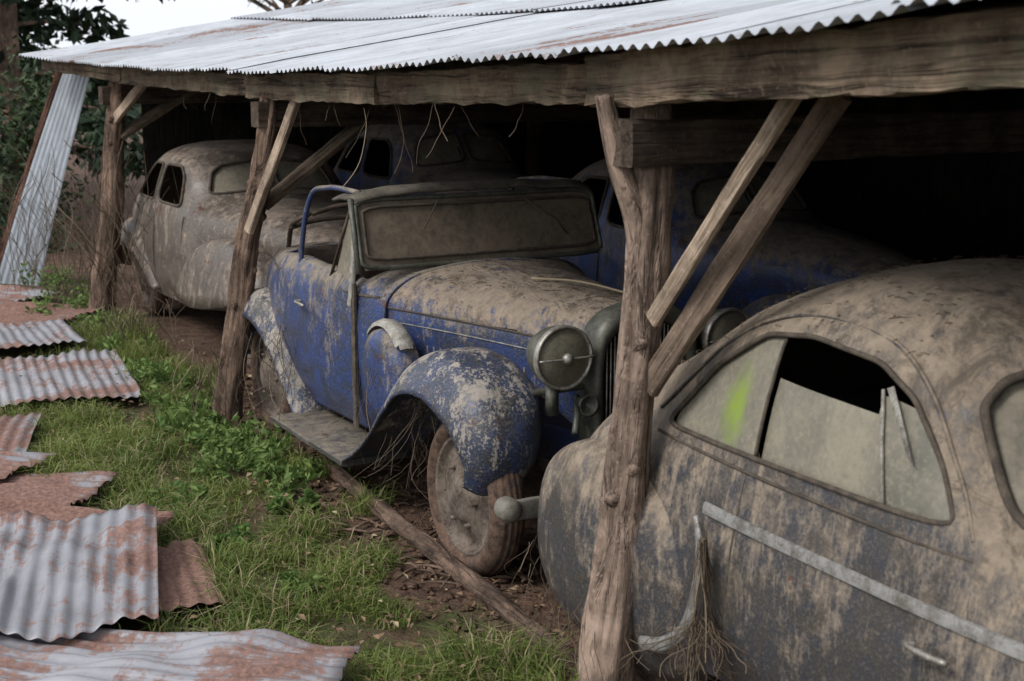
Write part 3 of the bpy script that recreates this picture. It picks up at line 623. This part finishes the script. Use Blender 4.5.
# ---------------- generic old saloon ----------------
def saloon(name,loc,ang,mat,kz=1,hw=1.0,pont=0,lamps=True,openw=False,wheels=True,kx=1.0):
    c=empty(name,loc,ang)
    st=[(.46,[(.12,.42),(.16,.52),(.17,.65),(.17,.78),(.14,.86),(.1,.89),(.05,.91),(0,.91)]),
    (.34,[(.22,.36),(.27,.5),(.28,.68),(.27,.83),(.23,.92),(.17,.96),(.08,.985),(0,.99)]),
    (-.2,[(.34,.34),(.4,.5),(.42,.72),(.42,.9),(.37,1.0),(.27,1.05),(.13,1.08),(0,1.09)]),
    (-.8,[(.5,.3),(.56,.46),(.58,.72),(.57,.94),(.5,1.04),(.37,1.1),(.18,1.135),(0,1.145)]),
    (-1.08,[(.6,.28),(.66,.45),(.67,.72),(.63,.98),(.54,1.07),(.41,1.12),(.21,1.16),(0,1.17)]),
    (-1.30,[(.64,.27),(.7,.45),(.71,.72),(.68,1.01),(.60,1.15),(.49,1.27),(.29,1.36),(0,1.38)]),
    (-1.45,[(.65,.27),(.71,.45),(.72,.72),(.69,1.02),(.62,1.22),(.52,1.38),(.31,1.46),(0,1.485)]),
    (-1.8,[(.65,.27),(.71,.45),(.72,.72),(.69,1.02),(.63,1.26),(.54,1.43),(.33,1.52),(0,1.545)]),
    (-2.3,[(.65,.27),(.71,.45),(.72,.72),(.68,1.01),(.62,1.24),(.53,1.41),(.32,1.505),(0,1.53)]),
    (-2.8,[(.63,.28),(.68,.45),(.69,.7),(.65,.98),(.57,1.16),(.47,1.3),(.28,1.39),(0,1.415)]),
    (-3.2,[(.55,.3),(.62,.45),(.62,.65),(.57,.88),(.48,.99),(.38,1.07),(.2,1.13),(0,1.145)]),
    (-3.55,[(.42,.34),(.5,.45),(.5,.58),(.44,.72),(.36,.79),(.27,.83),(.14,.86),(0,.865)]),
    (-3.7,[(.2,.4),(.26,.46),(.27,.54),(.24,.62),(.18,.66),(.13,.68),(.07,.69),(0,.69)])]
    st=[(x,[(y*hw,z*kz) for y,z in p]) for x,p in st]
    P=loftg(st,230,130)
    A=round_poly([(-1.36,1.07*kz),(-1.98,1.07*kz),(-1.98,1.37*kz),(-1.62,1.37*kz),(-1.5,1.30*kz)]); B=round_poly([(-2.08,1.07*kz),(-2.72,1.07*kz),(-2.6,1.24*kz),(-2.4,1.36*kz),(-2.08,1.37*kz)])
    Wp=round_poly([(.03,1.21*kz),(.50*hw,1.17*kz),(.44*hw,1.33*kz),(.36*hw,1.39*kz),(.03,1.43*kz)])
    def cats(cc,n):
        k=np.zeros(len(cc),int); s=np.abs(cc[:,1])>.35
        k[s&(inpoly(cc[:,0],cc[:,2],A))]=-1 if openw else 1; k[s&inpoly(cc[:,0],cc[:,2],B)]=-1 if openw else 1
        k[(cc[:,0]>-1.55)&(n[:,0]>.2)&inpoly(np.abs(cc[:,1]),cc[:,2],Wp)]=2; return k
    body(P,'body_shell',mat,c,cats,{1:('side_windows',M_glassd),2:('windscreen',M_glassd)},dent=.008)
    m=MB()
    for sg in (-1,1):
        loop(m,[side(P,x,z,sg,.002) for x,z in A],.012); loop(m,[side(P,x,z,sg,.002) for x,z in B],.012)
        loop(m,[front(P,sg*y,z,-1.6,-1.05,.003) for y,z in Wp],.012)
        m.add(*tube([side(P,-2.03,z,sg) for z in np.linspace(.35,1.05*kz,20)],.007,6)); m.add(*tube([side(P,-1.28,z,sg) for z in np.linspace(.35,1.0*kz,20)],.007,6))
    m.build('window_rubber',M_rubber,c)
    m=MB()
    for sg in (-1,1):
        fpath=[(.42,.36),(.50,.52),(.46,.70),(.28,.83),(.02,.88),(-.25,.84),(-.5,.70),(-.72,.52),(-.95,.38),(-1.2,.32)]
        dropf=[.08,.14,.2,.24,.26,.26,.22,.16,.08,.03]
        if pont: fpath=[(.42,.30),(.54,.48),(.50,.72),(.30,.88),(.0,.94),(-.35,.93),(-.7,.88),(-1.0,.80),(-1.3,.68),(-1.55,.55)]; dropf=[.08,.2,.32,.40,.46,.5,.5,.46,.36,.22]
        V,F=sweep_fender(fpath,.62*hw,[.12,.17,.2,.21,.21,.21,.2,.18,.14,.1],dropf,sg=sg,nu=70,ny=25); m.add(V,F)
        rp_=[(-2.05,.34),(-2.2,.54),(-2.4,.74),(-2.65,.85),(-2.9,.86),(-3.15,.78),(-3.4,.62),(-3.6,.45),(-3.68,.34)]
        V,F=sweep_fender(rp_,.62*hw,[.12,.15,.18,.19,.19,.18,.16,.13,.1],[.04,.1,.16,.22,.24,.22,.16,.1,.06],sg=sg,nu=70,ny=25); m.add(V,F)
        if wheels:
            wheel(c,(0,sg*.62,.33),.34,.075,fl=-sg); wheel(c,(-2.72,sg*.62,.33),.34,.075,fl=-sg)
    m.build('fenders',mat,c,solid=.012)
    if lamps:
        for sg in (-1,1): headlamp(c,(.45,sg*.42,.82),.105,'headlamp',False)
    m=MB(); m.add(*tube([(.45,-.74,.4),(.6,-.5,.4),(.66,0,.4),(.6,.5,.4),(.45,.74,.4)],.035,12,sub=30),0)
    for k in range(9): m.add(*tube([(.47-.02*abs(k-4)/4,-.16+.04*k,.45),(.40,-.14+.035*k,.88)],.006,6),0)
    m.build('bumper_and_grille',M_chrome,c)
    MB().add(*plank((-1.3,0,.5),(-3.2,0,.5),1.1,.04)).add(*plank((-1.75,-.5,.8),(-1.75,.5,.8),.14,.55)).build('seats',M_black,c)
    return c
saloon('dusty_brown_saloon_car',(-1.36,10.62,0),math.atan2(-.86,.49),M_tan,1.02,pont=1,hw=1.08,openw=True)
saloon('dark_blue_saloon_car',(2.25,8.65,0),math.atan2(-.86,.50),M_dark,1.04,lamps=False,openw=True)
saloon('old_saloon_car',(.15,12.0,0),math.atan2(-.87,.48),M_dark,1.12,openw=True)
# ---------------------------------------------------------------- ground sheets
SH=[]
def gsheet(cx,cy,ang,wid,ln,mat,tint,z=.05,tx=0,ty=0,bend=.03,seed=0):
    SH.append((cx,cy,ang,wid,ln)); m=MB(); c,s=math.cos(ang),math.sin(ang)
    def fn(u,v,a):
        X=(u-.5)*wid;Y=(v-.5)*ln
        zz=z+.02+a*(.8+.4*mn.noise(Vector((X*2+seed,Y*2,1))))+X*tx+Y*ty+bend*mn.noise(Vector((X*1.6+seed,Y*1.6,seed)))+.6*bend*mn.noise(Vector((X*5+seed,Y*4,seed)))
        cu=(abs(v-.5)*2)**6*.03*(mn.noise(Vector((u*3+seed,v*3,8)))+.3); zz+=cu
        ex=.07*mn.noise(Vector((u*4+seed,v*2,3)))*(abs(v-.5)*2)**4
        return np.array([cx+X*c-(Y+ex)*s,cy+X*s+(Y+ex)*c,max(zz,.025+a)])
    V,F=corr(fn,wid,ln,nr=34); V.g=[(p[0]+seed*3,p[1],0) for p in V.g]; m.add(V,F,0,tint); return m.build('corrugated_metal_sheet',mat,None,solid=.002)
r_=math.radians
gsheet(-3.25,9.65,r_(22),1.15,1.5,M_gs,.95,.06,seed=1)
gsheet(-4.0,11.0,r_(28),1.1,1.0,M_gs,.7,.09,seed=2)
gsheet(-4.3,12.1,r_(70),1.2,1.2,M_gr,.3,.07,seed=3)
gsheet(-5.1,13.3,r_(60),1.0,1.4,M_gs,.6,.05,seed=4)
gsheet(-5.0,10.4,r_(30),1.2,2.4,M_gs,.5,.05,seed=5)
gsheet(-3.35,8.05,r_(12),1.05,1.0,M_gs,.2,.05,seed=6)
gsheet(-2.75,7.05,r_(80),.60,1.25,M_gs,.22,.06,seed=7)
gsheet(-3.2,7.55,r_(70),.5,1.3,M_gs,.05,.09,seed=17)
gsheet(-2.30,6.38,r_(72),.62,1.25,M_gr,.4,.10,seed=8,bend=.05)
gsheet(-2.05,5.62,r_(14),1.12,1.3,M_gs,.55,.15,seed=9,bend=.09,ty=.02)
gsheet(-1.52,5.75,r_(20),.5,.8,M_gr,.05,.06,seed=10)
gsheet(-1.62,4.72,r_(80),.85,2.0,M_gs,.75,.09,seed=11,bend=.08)
gsheet(-2.3,5.05,r_(65),.7,1.5,M_gr,.5,.05,seed=14,bend=.06)
gsheet(-3.3,5.3,r_(10),1.2,2.4,M_gs,.3,.04,seed=12)
m=MB(); m.add(*tube([(-1.0,7.6,.03),(-.62,6.75,.04),(-.2,5.9,.03),(.05,5.35,.04),(.26,4.95,.02),(.33,4.7,.01)],[.035,.042,.045,.042,.035,.028],20,.5,1.6,3,sub=120,stretch=2.5)); m.build('fallen_log',M_log)
m=MB()
for k in range(130):
    y=4.9+random.random()*5; x=.33-(y-4.75)*.47+random.uniform(-.3,.45); a=random.uniform(0,3.14); l=random.uniform(.04,.25)
    m.add(*tube([(x,y,.015),(x+math.cos(a)*l*.5,y+math.sin(a)*l*.5,.025),(x+math.cos(a)*l,y+math.sin(a)*l,.012)],[.005,.008,.003],6,.3,2,k,sub=8))
m.build('rotten_sticks',M_log)
m=MB(); g=random.Random(3)
for k in range(800):
    y=4.6+g.random()**1.2*5.5; x=.33-(y-4.75)*.47+g.uniform(-.35,.5); r=g.uniform(.005,.024)
    V,F=revolve([(0,-r*.7),(r*.8,-r*.4),(r,0),(r*.7,r*.5),(0,r*.65)],7); V=[np.array(v)*(1+.3*g.random()) for v in V]; V=mv(np.array(V)[:,[0,2,1]],(x,y,r*.3),g.uniform(0,6)); m.add(V,F)
m.build('soil_clods',M_ground,smooth=False)
# ---------------------------------------------------------------- grass
def offsheet(x,y):
    k=np.ones(len(x),bool)
    for cx,cy,a,w_,l_ in SH:
        c,s=math.cos(a),math.sin(a); X=(x-cx)*c+(y-cy)*s; Y=-(x-cx)*s+(y-cy)*c
        k&=~((np.abs(X)<w_/2-.015)&(np.abs(Y)<l_/2-.02))
    return k
def blades(n,region,h0,h1,name,mat,wd=.004,lean=.6,seed=1):
    r=np.random.default_rng(seed); x,y,hs=region(n,r); ok=offsheet(x,y); x,y,hs=x[ok],y[ok],hs[ok]; n=len(x); V=np.zeros((n,5,3))
    h=(h0+(h1-h0)*r.random(n)**1.6)*hs; a=r.random(n)*6.28; ln=lean*(.3+r.random(n)); b=r.random(n)*6.28
    z0=np.array([.035*mn.noise(Vector(((xx+1)*.9,(yy-7)*.9,0)))-.02 for xx,yy in zip(x,y)])
    dx,dy=np.cos(a),np.sin(a); wx,wy=np.cos(b)*wd,np.sin(b)*wd
    V[:,0]=np.stack([x-wx,y-wy,z0],1);V[:,1]=np.stack([x+wx,y+wy,z0],1)
    mx,my,mz=x+dx*h*ln*.3,y+dy*h*ln*.3,z0+h*.62
    V[:,2]=np.stack([mx+wx*.8,my+wy*.8,mz],1);V[:,3]=np.stack([mx-wx*.8,my-wy*.8,mz],1)
    V[:,4]=np.stack([x+dx*h*ln,y+dy*h*ln,z0+h*(1.05-.35*ln)],1)
    base=np.arange(n)*5; q=np.stack([base,base+1,base+2,base+3],1).tolist(); t=np.stack([base+3,base+2,base+4],1).tolist()
    pn=np.array([mn.noise(Vector((xx*1.3,yy*1.3,9))) for xx,yy in zip(x,y)])
    tt=np.clip(.45+pn*.6+(r.random(n)-.5)*.7,0,.84); tt[r.random(n)<np.clip(.13-pn*.3,.04,.4)]=.95
    me=bpy.data.meshes.new(name); me.from_pydata(V.reshape(-1,3).tolist(),[],q+t); me.materials.append(mat)
    at=me.attributes.new('tint','FLOAT','POINT'); at.data.foreach_set('value',np.repeat(tt,5).astype(np.float32))
    o=bpy.data.objects.new(name,me); sc.collection.objects.link(o); return o
def lineX(y): return np.interp(y,[2,4.75,7.1,8.6,9.79,12.45,14.6],[1.2,.22,-.80,-1.55,-2.1,-3.6,-5.0])
def reg(n,r):
    y=3.8+r.random(n)**1.35*9.0; x=lineX(y)-r.random(n)*2.5+.12
    nz=np.array([mn.noise(Vector((a*1.1,b*1.1,3))) for a,b in zip(x,y)]); nf=np.array([mn.noise(Vector((a*3.5,b*3.5,7))) for a,b in zip(x,y)])
    dist=lineX(y)-x
    keep=(dist+nz*.5+nf*.35>.12)&(r.random(n)<np.clip(.65+nf*2.0+nz*.6,0.04,1)); return x[keep],y[keep],(1+nz*.9+nf*.9)[keep].clip(.35,2)
blades(150000,reg,.04,.16,'grass',M_grass,.0032,1.1,3)
def leaves(mb,cs,n,size,flat=1.0,seed=0,elong=1.0):
    g=np.random.default_rng(seed)
    for (cx,cy,cz,rad) in cs:
        for _ in range(n):
            d=g.normal(size=3); d/=np.linalg.norm(d); p=np.array([cx,cy,cz])+d*rad*g.random()**.45*np.array([1,1,flat])
            if p[2]<.02: p[2]=.02+g.random()*.1
            s=size*(.5+g.random()); a=g.normal(size=3); a/=np.linalg.norm(a); b=np.cross(a,g.normal(size=3)); b/=np.linalg.norm(b)+1e-9
            k=np.cross(a,b)*s*.12
            mb.add([p-a*s*elong,p-b*s*.45+k,p+a*s*elong,p+b*s*.45+k],[(0,1,2),(0,2,3)],0,float(np.clip(g.random()*.75+.2*d[2],0,1)))
m=MB(); cs=[]
for (x,y,r) in [(-1.35,7.75,.2),(-1.55,8.15,.25),(-1.2,7.3,.15),(-1.85,8.35,.15),(-2.15,9.0,.2),(-2.5,9.6,.22),(-1.9,8.2,.2),(-2.6,10.1,.15),(-3.0,10.9,.18),(-3.45,11.8,.2),(-1.55,7.5,.2),(-3.9,12.3,.25),(-4.2,13.2,.3),(-4.6,13.8,.3),(-2.0,8.7,.2),(-1.75,7.9,.2),(-1.1,6.9,.1),(-1.7,7.0,.1),(-1.3,6.3,.08),(-.9,5.8,.08)]:
    for k in range(5): cs.append((x+random.uniform(-1,1)*r,y+random.uniform(-1,1)*r,r*random.uniform(.1,.7),r*.55))
leaves(m,cs,60,.024,.8,3,1.1)
m.build('weeds',M_weed,smooth=False)
m=MB(); g=np.random.default_rng(8)
for k in range(2300):
    y=4.3+g.random()**1.2*7; x=lineX(y)-g.random()**1.3*1.8+.35; s=.008+.018*g.random(); a=g.random()*6.28; z=.01+.05*g.random()*(x<lineX(y)-.2)
    t_=np.array([math.cos(a),math.sin(a),(g.random()-.5)*.9])*s; b_=np.array([-math.sin(a),math.cos(a),(g.random()-.5)*.9])*s*.5; p=np.array([x,y,z+.01])
    m.add([p-t_,p-b_+[0,0,s*.3],p+t_,p+b_+[0,0,s*.2]],[(0,1,2),(0,2,3)],0,float(g.random()))
m.build('leaf_litter',M_litter,smooth=False)
def strands(mb,p,n,l,spread,r=.0025,seed=0,up=False,sw=.3):
    g=random.Random(seed)
    for _ in range(n):
        q=np.array(p)+np.array([g.uniform(-1,1)*spread for _ in range(3)])*np.array([1,1,.5]); pts=[q]; dr=np.array([g.uniform(-1,1)*sw,g.uniform(-1,1)*sw,(1 if up else -1)]); L_=l*g.uniform(.4,1.2)
        for k in range(6):
            dr=dr+np.array([g.uniform(-1,1),g.uniform(-1,1),g.uniform(-.4,.4)])*sw; dr/=np.linalg.norm(dr); q=q+dr*L_/6; q[2]=max(q[2],.01); pts.append(q)
        mb.add(*tube(pts,[r*g.uniform(.6,1.4)]*len(pts),3,cap=False,sub=12),0,g.random())
m=MB()
def w2(x,y,z): return O2+F2*x-R2*y+np.array([0,0,z])
def w1(x,y,z): f=np.array([.47,-.883,0]); r=np.array([-.883,-.47,0]); return np.array([.694,5.87,0])+f*x-r*y+np.array([0,0,z])
strands(m,w2(-.35,-.72,.72),30,.6,.12,.0012,1,sw=.5); strands(m,w2(-.6,-.8,.5),12,.35,.1,.0012,3,sw=.5)
strands(m,w1(1.35,-.82,.76),26,.7,.014,.0020,4,sw=.16); strands(m,w1(1.37,-.83,.5),60,.25,.03,.0016,5,sw=.8); strands(m,w1(1.38,-.83,.28),60,.25,.04,.0016,15,sw=.7)
strands(m,(.18,4.85,.3),26,.4,.10,.0015,6,sw=.5); strands(m,(.42,4.85,.45),26,.5,.12,.0015,7,sw=.5); strands(m,(-1.9,8.55,.5),26,.5,.12,.002,8,sw=.5)
strands(m,w2(-2.3,-.82,.75),24,.7,.15,.0018,9,sw=.5); strands(m,w1(.15,-.66,.35),20,.3,.12,.0018,10,sw=.5)
strands(m,(-3.3,12.2,.3),80,1.0,.35,.003,11,True,.35); strands(m,(-4.2,13.4,.2),110,1.1,.5,.003,12,True,.35); strands(m,(-2.9,11.0,.1),40,.5,.3,.003,13,True,.5)
strands(m,w2(-1.0,-.80,.75),8,.5,.05,.0015,14,sw=.4)
for (y,n_,l) in [(8.1,1,.5),(7.6,2,.15),(7.1,2,.35),(6.8,2,.42),(6.3,2,.3),(6.0,2,.22),(5.6,1,.12),(10.5,2,.2),(9.6,2,.2)]:
    e=eave(sy(y)); strands(m,(e[0],e[1],e[2]-.17),n_,l,.05,.002,int(y*10),sw=.35)
m.build('dry_vines',M_straw)
m=MB(); g=random.Random(5)
for k in range(900):
    if k<430: 
        x=g.uniform(-1.15,.1)
        j=int((.5+.16*g.uniform(-1,1))*110); i=int(np.argmin(abs(PH[:,0,0]-x))); q=PH[i,j]; p=w2(q[0],q[1],q[2]+.014)
    else:
        x=g.uniform(.3,2.0); j=int(g.uniform(.34,.66)*240); i=int(np.argmin(abs(P1[:,0,0]-x))); q=P1[i,j]; p=w1(q[0],q[1],q[2]+.006)
    a=g.uniform(0,6.28); l=g.uniform(.004,.016)*(4 if g.random()<.05 else 1); t_=np.array([math.cos(a),math.sin(a),g.uniform(-.1,.2)])*l
    m.add(*tube([p-t_,p+np.array([0,0,.003]),p+t_],.0014,3,cap=False),0,g.random()*.6)
m.add(*tube([w2(-.6,-.10,1.21),w2(-.4,.07,1.205),w2(.0,.2,1.165)],.006,8,.2,2,sub=14),0,.95)
m.build('fallen_twigs',M_straw)
# ---------------------------------------------------------------- trees
def tree(name,base,h,crown,nl,size,mat,seed,con=False,trunk=.18):
    e=empty(name,base); g=random.Random(seed); m=MB()
    m.add(*tube([(0,0,-.2),(.05,0,h*.4),(-.05,.05,h*.75),(0,0,h)],[trunk,trunk*.75,trunk*.4,.02],12,.15,1.5,seed,sub=30)); cs=[]
    for k in range(crown[2]):
        t=g.uniform(crown[0],1); a=g.uniform(0,6.28); R=crown[1]*((1.05-t) if con else math.sin(min(1,(1.02-t)/(1-crown[0])+.05)*math.pi*.85)**.6)*g.uniform(.6,1.1)
        z=h*t; tip=np.array([math.cos(a)*R,math.sin(a)*R,z+(-.1*R if con else R*.35)])
        m.add(*tube([(0,0,z*.92),tip*.5+np.array([0,0,z*.48]),tip],[.05,.03,.008],6,sub=8)); 
        for q in (.45,.7,.95,1.08): cs.append((tip[0]*q,tip[1]*q,tip[2]*q+z*.95*(1-q),crown[3]*g.uniform(.6,1.2)))
    m.build('trunk_and_limbs',M_bark2,e); m=MB(); 
    if nl: leaves(m,cs,nl,size,.6,seed); m.build('crown',mat,e,smooth=False)
    return e
tree('conifer_tree',(-7.5,21.5,0),10,(.08,3.3,70,.6),65,.11,M_con,3,True)
tree('conifer_tree',(-10.2,24,0),11,(.08,3.6,65,.6),50,.13,M_con,4,True)
tree('bare_tree',(-4.9,32,0),5.4,(.6,2.6,40,.35),7,.06,M_hedge,6)
m=MB(); cs=[]
for k in range(90): cs.append((random.uniform(-9.5,-5.4),random.uniform(15.6,19.5),random.uniform(0,2.2),random.uniform(.3,.6)))
leaves(m,cs,90,.055,1,11); m.build('hedge',M_hedge,smooth=False)
m=MB(); cs=[]
for k in range(90): cs.append((random.uniform(-45,30),random.uniform(50,56),random.uniform(0,1.0),random.uniform(.8,1.3)))
leaves(m,cs,50,.35,1,12); m.build('distant_trees',M_hedge,smooth=False)
# ---------------------------------------------------------------- world / light / camera
wd=bpy.data.worlds.new('World'); sc.world=wd; wd.use_nodes=True; nt=wd.node_tree; bg=nt.nodes['Background']
sky=nt.nodes.new('ShaderNodeTexSky'); sky.sky_type='NISHITA'; sky.sun_disc=False
EL,AZ=math.radians(46),math.radians(236); sky.sun_elevation=EL; sky.sun_rotation=AZ; sky.dust_density=5; sky.air_density=1.2; sky.ozone_density=1
hs=nt.nodes.new('ShaderNodeHueSaturation'); hs.inputs['Saturation'].default_value=.4; nt.links.new(sky.outputs[0],hs.inputs['Color'])
hz=nt.nodes.new('ShaderNodeMix'); hz.data_type='RGBA'; hz.inputs[0].default_value=.65; nt.links.new(hs.outputs[0],hz.inputs[6]); hz.inputs[7].default_value=(9.6,10.0,10.7,1)
nt.links.new(hz.outputs[2],bg.inputs[0]); bg.inputs[1].default_value=.15
sd=bpy.data.lights.new('sun','SUN'); sd.energy=2.3; sd.angle=math.radians(18); sd.color=(1,.97,.93); so=bpy.data.objects.new('sun',sd); sc.collection.objects.link(so)
dirv=Vector((math.sin(AZ)*math.cos(EL),math.cos(AZ)*math.cos(EL),math.sin(EL))); so.rotation_euler=dirv.to_track_quat('Z','Y').to_euler(); so.location=(0,0,10)
cd=bpy.data.cameras.new('camera'); cam=bpy.data.objects.new('camera',cd); sc.collection.objects.link(cam); cam.location=(0,0,2.25)
cam.rotation_euler=(math.radians(90-11.15),0,0); cd.lens=50; cd.sensor_width=36; cd.clip_end=1500; cd.clip_start=.05
cd.dof.use_dof=True; cd.dof.focus_distance=6.7; cd.dof.aperture_fstop=4.0
sc.camera=cam
sc.view_settings.view_transform='Standard'; sc.view_settings.look='None'; sc.view_settings.exposure=0
